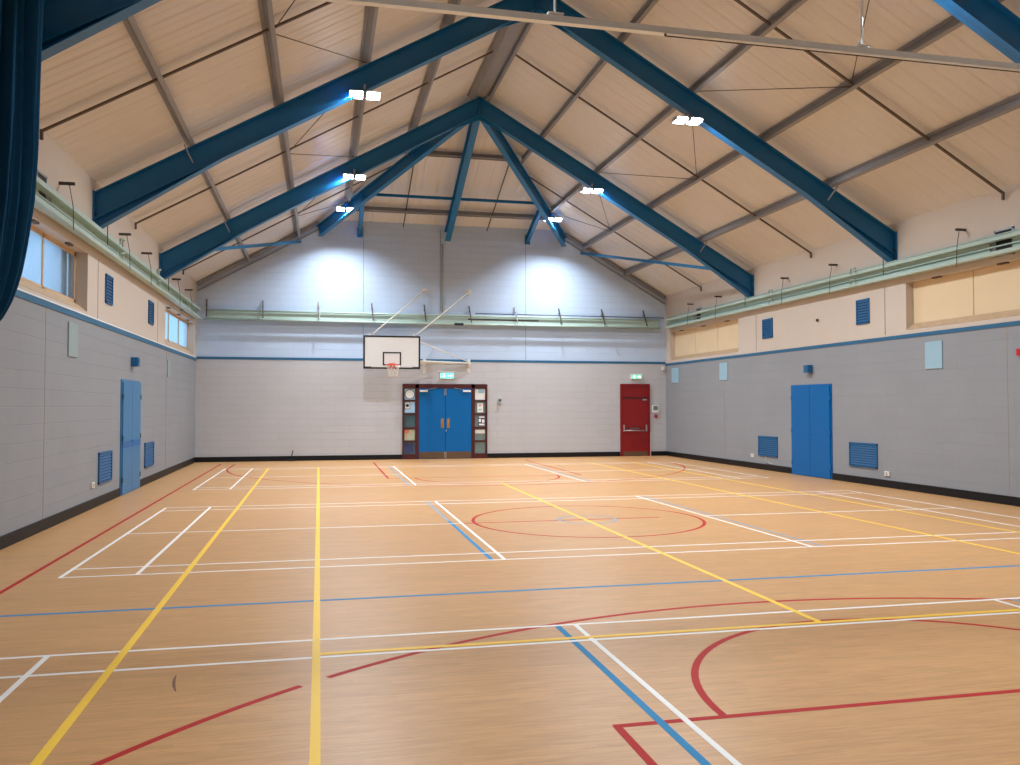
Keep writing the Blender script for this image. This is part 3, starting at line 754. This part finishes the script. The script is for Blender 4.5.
o = wall_box('control_panel', 7.50, 0, 1.66, .24, .05, .27, 'white', 'white control panel with a grey screen beside the red door', 'control panel', 1, (.17, .15, 'grey_glass', .03))
o = wall_box('call_point', 7.52, 0, 1.40, .10, .05, .11, 'fire', 'small red call point under the white control panel', 'call point', 1, (.05, .05, 'dark', 0))
o = wall_box('motion_sensor', 7.80, 0, 3.09, .09, .09, .12, 'white', 'little white sensor high in the far right corner', 'sensor', 1, (.05, .04, 'offw', -.02))
# box-mark on the wall and small hook on right cream wall
wall_box('wall_hook', 1, 6.0, 3.88, .03, .06, .07, 'wire', 'tiny dark hook between the two high blue grilles on the right wall', 'hook', 0, (.02, .02, 'wire', 0))
tag(MB().tube([(-.10, YF - .05, 7.2), (-.10, YF - .05, 4.82)], .028, 'housing').tube([(-.17, YF - .02, 7.7), (-.17, YF - .02, 4.95)], .010, 'housing', 6).build('conduit'), 'vertical grey conduit down the middle of the gable wall', 'conduit')
tag(MB().bar((-5.01, YF - .06, .02), (-4.93, YF - .09, .34), .03, .03, 'black', up=(0,1,0)).box(-5.12, -4.92, YF - .12, YF - .023, 0, .05, 'black').build('floor_bracket'), 'small black stub standing against the far skirting, left part', 'bracket')

def exit_sign(x, z, w, h, label, mt, far):
    o = MB().box(x - w/2, x + w/2, YF - .06, YF, z - h/2, z + h/2, 'white').build('exit_sign', origin=(x, YF, z), bevel=.004)
    tag(o, label, 'exit sign', 'lit exit signs')
    MB().box(x - w/2 + .015, x + w/2 - .015, YF - .066, YF - .06, z - h/2 + .02, z + h/2 - .02, mt).build('lit_face', o)
    g = MB(); y0, y1 = YF - .069, YF - .066
    s = h * .30; cx = x - w * .22
    g.disc((cx + .01, y0, z + s * .95), s * .22, 1, .003, 'exitw', 12)                         # running figure
    for a, b in (((0, .6), (-.15, -.1)), ((-.15, -.1), (.45, -.35)), ((.45, -.35), (.40, -.95)), ((-.15, -.1), (-.55, -.45)), ((-.55, -.45), (-1.0, -.45)), ((0, .5), (.6, .25)), ((0, .5), (-.5, .15))):
        g.bar((cx + a[0]*s, y0 + .0015, z + a[1]*s), (cx + b[0]*s, y0 + .0015, z + b[1]*s), .003, s * .26, 'exitw', up=(b[1]-a[1]+.001, 0, -(b[0]-a[0])))
    g.box(x + .02, x + w*.30, y0, y1, z - .012, z + .012, 'exitw')
    g.prism([(x + w*.27, z + s*.6), (x + w*.27, z - s*.6), (x + w*.42, z)], 1, y0, y1, 'exitw')
    g.build('pictogram', o)
exit_sign(.05, 2.78, .46, .21, 'glowing turquoise exit sign above the blue double door', 'exit', 0)
exit_sign(6.79, 2.79, .40, .18, 'pale green exit sign above the red fire door', 'exit2', 1)
tag(MB().box(-.22, .32, YF - .05, YF, 2.90, 2.93, 'offw').box(-.26, -.235, YF - .04, YF, 2.62, 2.95, 'offw').build('sign_bracket', bpy.data.objects['exit_sign']), None)

# ================================================================ BASKETBALL GOAL (swung aside on its wall frame)
BY = 14.30; BX = -1.87
goal = thing('basketball_goal', (BX, BY, 3.0), 'white basketball backboard with orange ring, swung left on its wall arms', 'basketball goal')
bd = MB().box(BX - .90, BX + .90, BY, BY + .03, 2.94, 4.00, 'white').build('backboard', goal)
b = MB(); y0, y1 = BY - .003, BY
def rect(mb, x0, x1, z0, z1, w, mt):
    mb.box(x0, x1, y0, y1, z1 - w, z1, mt).box(x0, x1, y0, y1, z0, z0 + w, mt).box(x0, x0 + w, y0, y1, z0 + w, z1 - w, mt).box(x1 - w, x1, y0, y1, z0 + w, z1 - w, mt)
rect(b, BX - .90, BX + .90, 2.94, 4.00, .055, 'black'); b.build('black_border', bd)
b = MB(); rect(b, BX - .29, BX + .29, 3.05, 3.48, .045, 'black'); b.build('target_square', bd)
b = MB().box(BX - .85, BX - .65, y0, y1, 2.998, 3.015, 'black').box(BX + .65, BX + .85, y0, y1, 2.998, 3.015, 'black'); b.build('maker_mark', bd)
rz = 3.05
r = MB(); ry = BY - .38
r.tube([(BX + .225*math.cos(2*PI*k/32), ry + .225*math.sin(2*PI*k/32), rz) for k in range(32)], .011, 'rim', 8, True)
r.box(BX - .10, BX + .10, BY - .012, BY, rz - .10, rz + .07, 'rim').box(BX - .08, BX + .08, BY - .16, BY - .012, rz - .012, rz + .012, 'rim')
for sx in (-1, 1): r.bar((BX + sx*.07, BY - .01, rz - .08), (BX + sx*.13, BY - .20, rz - .005), .015, .015, 'rim'); r.bar((BX + sx*.09, BY - .01, rz + .005), (BX + sx*.17, BY - .24, rz), .02, .012, 'rim')
tag(r.build('hoop', goal), 'orange-red ring and bracket')
nt = MB()
for k in range(12):
    for dirn in (1, -1):
        pts = []
        for j in range(6):
            t = j / 5; rad = .22 - .10 * t ** .8; a = 2*PI*(k + dirn*t*1.5) / 12
            pts.append((BX + rad*math.cos(a), ry + rad*math.sin(a), rz - .40*t))
        nt.tube(pts, .0045, 'net', 5)
tag(nt.build('net', goal), 'white cord net')
fr = MB()
for sx in (-1, 1): fr.box(BX + sx*.70 - .025, BX + sx*.70 + .025, BY + .03, BY + .07, 3.0, 4.08, 'offw')
fr.box(BX - .72, BX + .72, BY + .03, BY + .07, 3.16, 3.22, 'offw').box(BX - .72, BX + .72, BY + .03, BY + .07, 3.90, 3.95, 'offw')
fr.build('board_frame', goal)
W0, W1 = -.70, .80
for wx, bx in ((W0, BX - .60), (W1, BX + .80)):
    MB().tube([(wx, YF - .10, 5.62), (bx, BY + .06, 4.05)], .022, 'offw').build('upper_tie_rod', goal)
    MB().tube([(wx, YF - .10, 3.20), (bx, BY + .06, 3.20)], .032, 'offw').build('lower_arm', goal)
    MB().disc((wx, YF - .012, 5.62), .09, 1, .012, 'offw').box(wx - .04, wx + .04, YF - .13, YF - .012, 5.57, 5.67, 'offw').build('upper_wall_bracket', goal)
    MB().box(wx - .05, wx + .05, YF - .012, YF, 2.86, 3.34, 'offw').box(wx - .035, wx + .035, YF - .14, YF - .012, 3.15, 3.25, 'offw').bar((wx, YF - .01, 2.90), (wx, YF - .10, 3.17), .03, .03, 'offw', up=(1,0,0)).build('lower_wall_bracket', goal)
MB().tube([(W1, YF - .12, 3.24), (BX + .70, BY + .08, 3.90)], .018, 'offw').build('diagonal_stay', goal)
MB().tube([(W0, YF - .06, 3.20), (W1, YF - .06, 3.20)], .028, 'offw').build('wall_rail', goal)

# ================================================================ DIVIDING CURTAIN AND ITS TRACK
TY = -3.70; TZ = 6.06
tr = MB().box(-7.18, 7.18, TY - .03, TY + .03, TZ - .035, TZ + .035, 'alu').box(-7.18, 7.18, TY - .04, TY + .04, TZ - .045, TZ - .035, 'alu').box(1.35, 1.47, TY - .036, TY + .036, TZ - .05, TZ + .042, 'alu')
tr.build('curtain_track'); trk = bpy.data.objects['curtain_track']; tag(trk, 'long white aluminium curtain track crossing under the roof at the top', 'curtain track')
for x in (-4.9, -1.55, 2.30, 5.4):
    r = MB().tube([(x, TY, TZ + .04), (x, TY, TZ + .42)], .014, 'white', 8).tube([(x, TY, TZ + .42), (x, TY, zs(x) - .02)], .022, 'white', 8).box(x - .09, x + .09, TY - .05, TY + .05, TZ + .045, TZ + .06, 'alu')
    r.build('drop_rod', trk)
MB().tube([(-.25, TY - .02, TZ - .07), (7.1, TY - .02, TZ - .07)], .008, 'wire', 6).bar((-.25, TY - .02, TZ - .07), (-.25, TY - .02, TZ - .03), .02, .02, 'wire', up=(1,0,0)).build('pull_cord', trk)

m = MB(); i = m._mi('curtain')
prof = [(6.000, -6.720), (5.400, -6.735), (4.800, -6.745), (4.250, -6.750), (3.760, -6.775), (3.280, -6.835), (3.000, -6.885), (2.800, -6.945), (2.640, -7.015), (2.500, -7.115), (2.420, -7.225), (2.380, -7.385)]
def interp(z):
    for (za, xa), (zb, xb) in zip(prof, prof[1:]):
        if zb <= z <= za: return xa + (xb - xa) * (za - z) / (za - zb)
    return prof[-1][1]
rings = []; NA = 260; zsq = [6.0 - k * .14 for k in range(24)] + [2.70, 2.62, 2.54, 2.48, 2.43, 2.40, 2.385]
random.seed(7); ph = [random.uniform(0, 2*PI) for _ in range(6)]
for z in zsq:
    xr = interp(z); xl = -7.86 + max(0, (2.9 - z)) * .6
    cx = (xr + xl) / 2; hx_ = (xr - xl) / 2; hy_ = .30 * min(1, hx_ / .55); ring = []
    base = max(0, (2.55 - z) / .16)
    tw = (6.0 - z) * .06
    for k in range(NA):
        a = 2*PI*k/NA + 0
        fold = .13*(1 - 1.6*abs(math.sin(11*a + ph[0] + tw*2))) + .06*math.sin(29*a + ph[1] - tw*3 + math.sin(z*.8)) + .04*math.sin(5*a + ph[2] + z*.4)
        fold *= (1 - .55*min(1, base))
        rr = 1 + fold / .55 - .16
        ring.append(m.bm.verts.new((cx + hx_*min(rr, 1.0 + .02*fold)*math.cos(a), TY + hy_*rr*math.sin(a), z)))
    rings.append(ring)
for A, B in zip(rings, rings[1:]):
    for k in range(NA):
        f = m.bm.faces.new([A[k], A[(k+1) % NA], B[(k+1) % NA], B[k]]); f.material_index = i; f.smooth = True
for rg in (rings[0], rings[-1]):
    f = m.bm.faces.new(rg); f.material_index = i
cu = m.build('dividing_curtain', origin=(0, 0, 0)); tag(cu, 'dark blue dividing curtain bunched up against the left wall', 'curtain')
for k in range(6):
    x = -7.15 + k * .07; MB().tube([(x, TY, 6.0), (x, TY, TZ - .03)], .006, 'chrome', 6).build('curtain_hook', cu)

# ================================================================ WORLD, CAMERA, VIEW
w = bpy.data.worlds.new('daylight'); scn.world = w; w.use_nodes = True
bg = w.node_tree.nodes['Background']; bg.inputs[0].default_value = (.38, .68, 1.0, 1); bg.inputs[1].default_value = 1.5

yaw, pitch, roll = .2205, .0275, -.0004
f = Vector((math.sin(yaw)*math.cos(pitch), math.cos(yaw)*math.cos(pitch), math.sin(pitch)))
r = Vector((math.cos(yaw), -math.sin(yaw), 0)); u = r.cross(f)
r2 = r*math.cos(roll) + u*math.sin(roll); u2 = -r*math.sin(roll) + u*math.cos(roll)
cam = bpy.data.cameras.new('camera'); co = bpy.data.objects.new('camera', cam); C.objects.link(co)
mw = Matrix.Identity(4)
for k in range(3):
    mw[k][0] = r2[k]; mw[k][1] = u2[k]; mw[k][2] = -f[k]
mw[0][3], mw[1][3], mw[2][3] = -4.0586, -12.6026, 1.7742
co.matrix_world = mw
cam.sensor_fit = 'HORIZONTAL'; cam.sensor_width = 36; cam.lens = 842.67 / 1020 * 36; cam.clip_start = .05; cam.clip_end = 200
scn.camera = co
vs = scn.view_settings; vs.view_transform = 'Standard'; vs.look = 'None'; vs.gamma = 1; vs.use_curve_mapping = False; vs.exposure = 0.0
for o in bpy.data.objects:
    if '_o' in o: del o['_o']
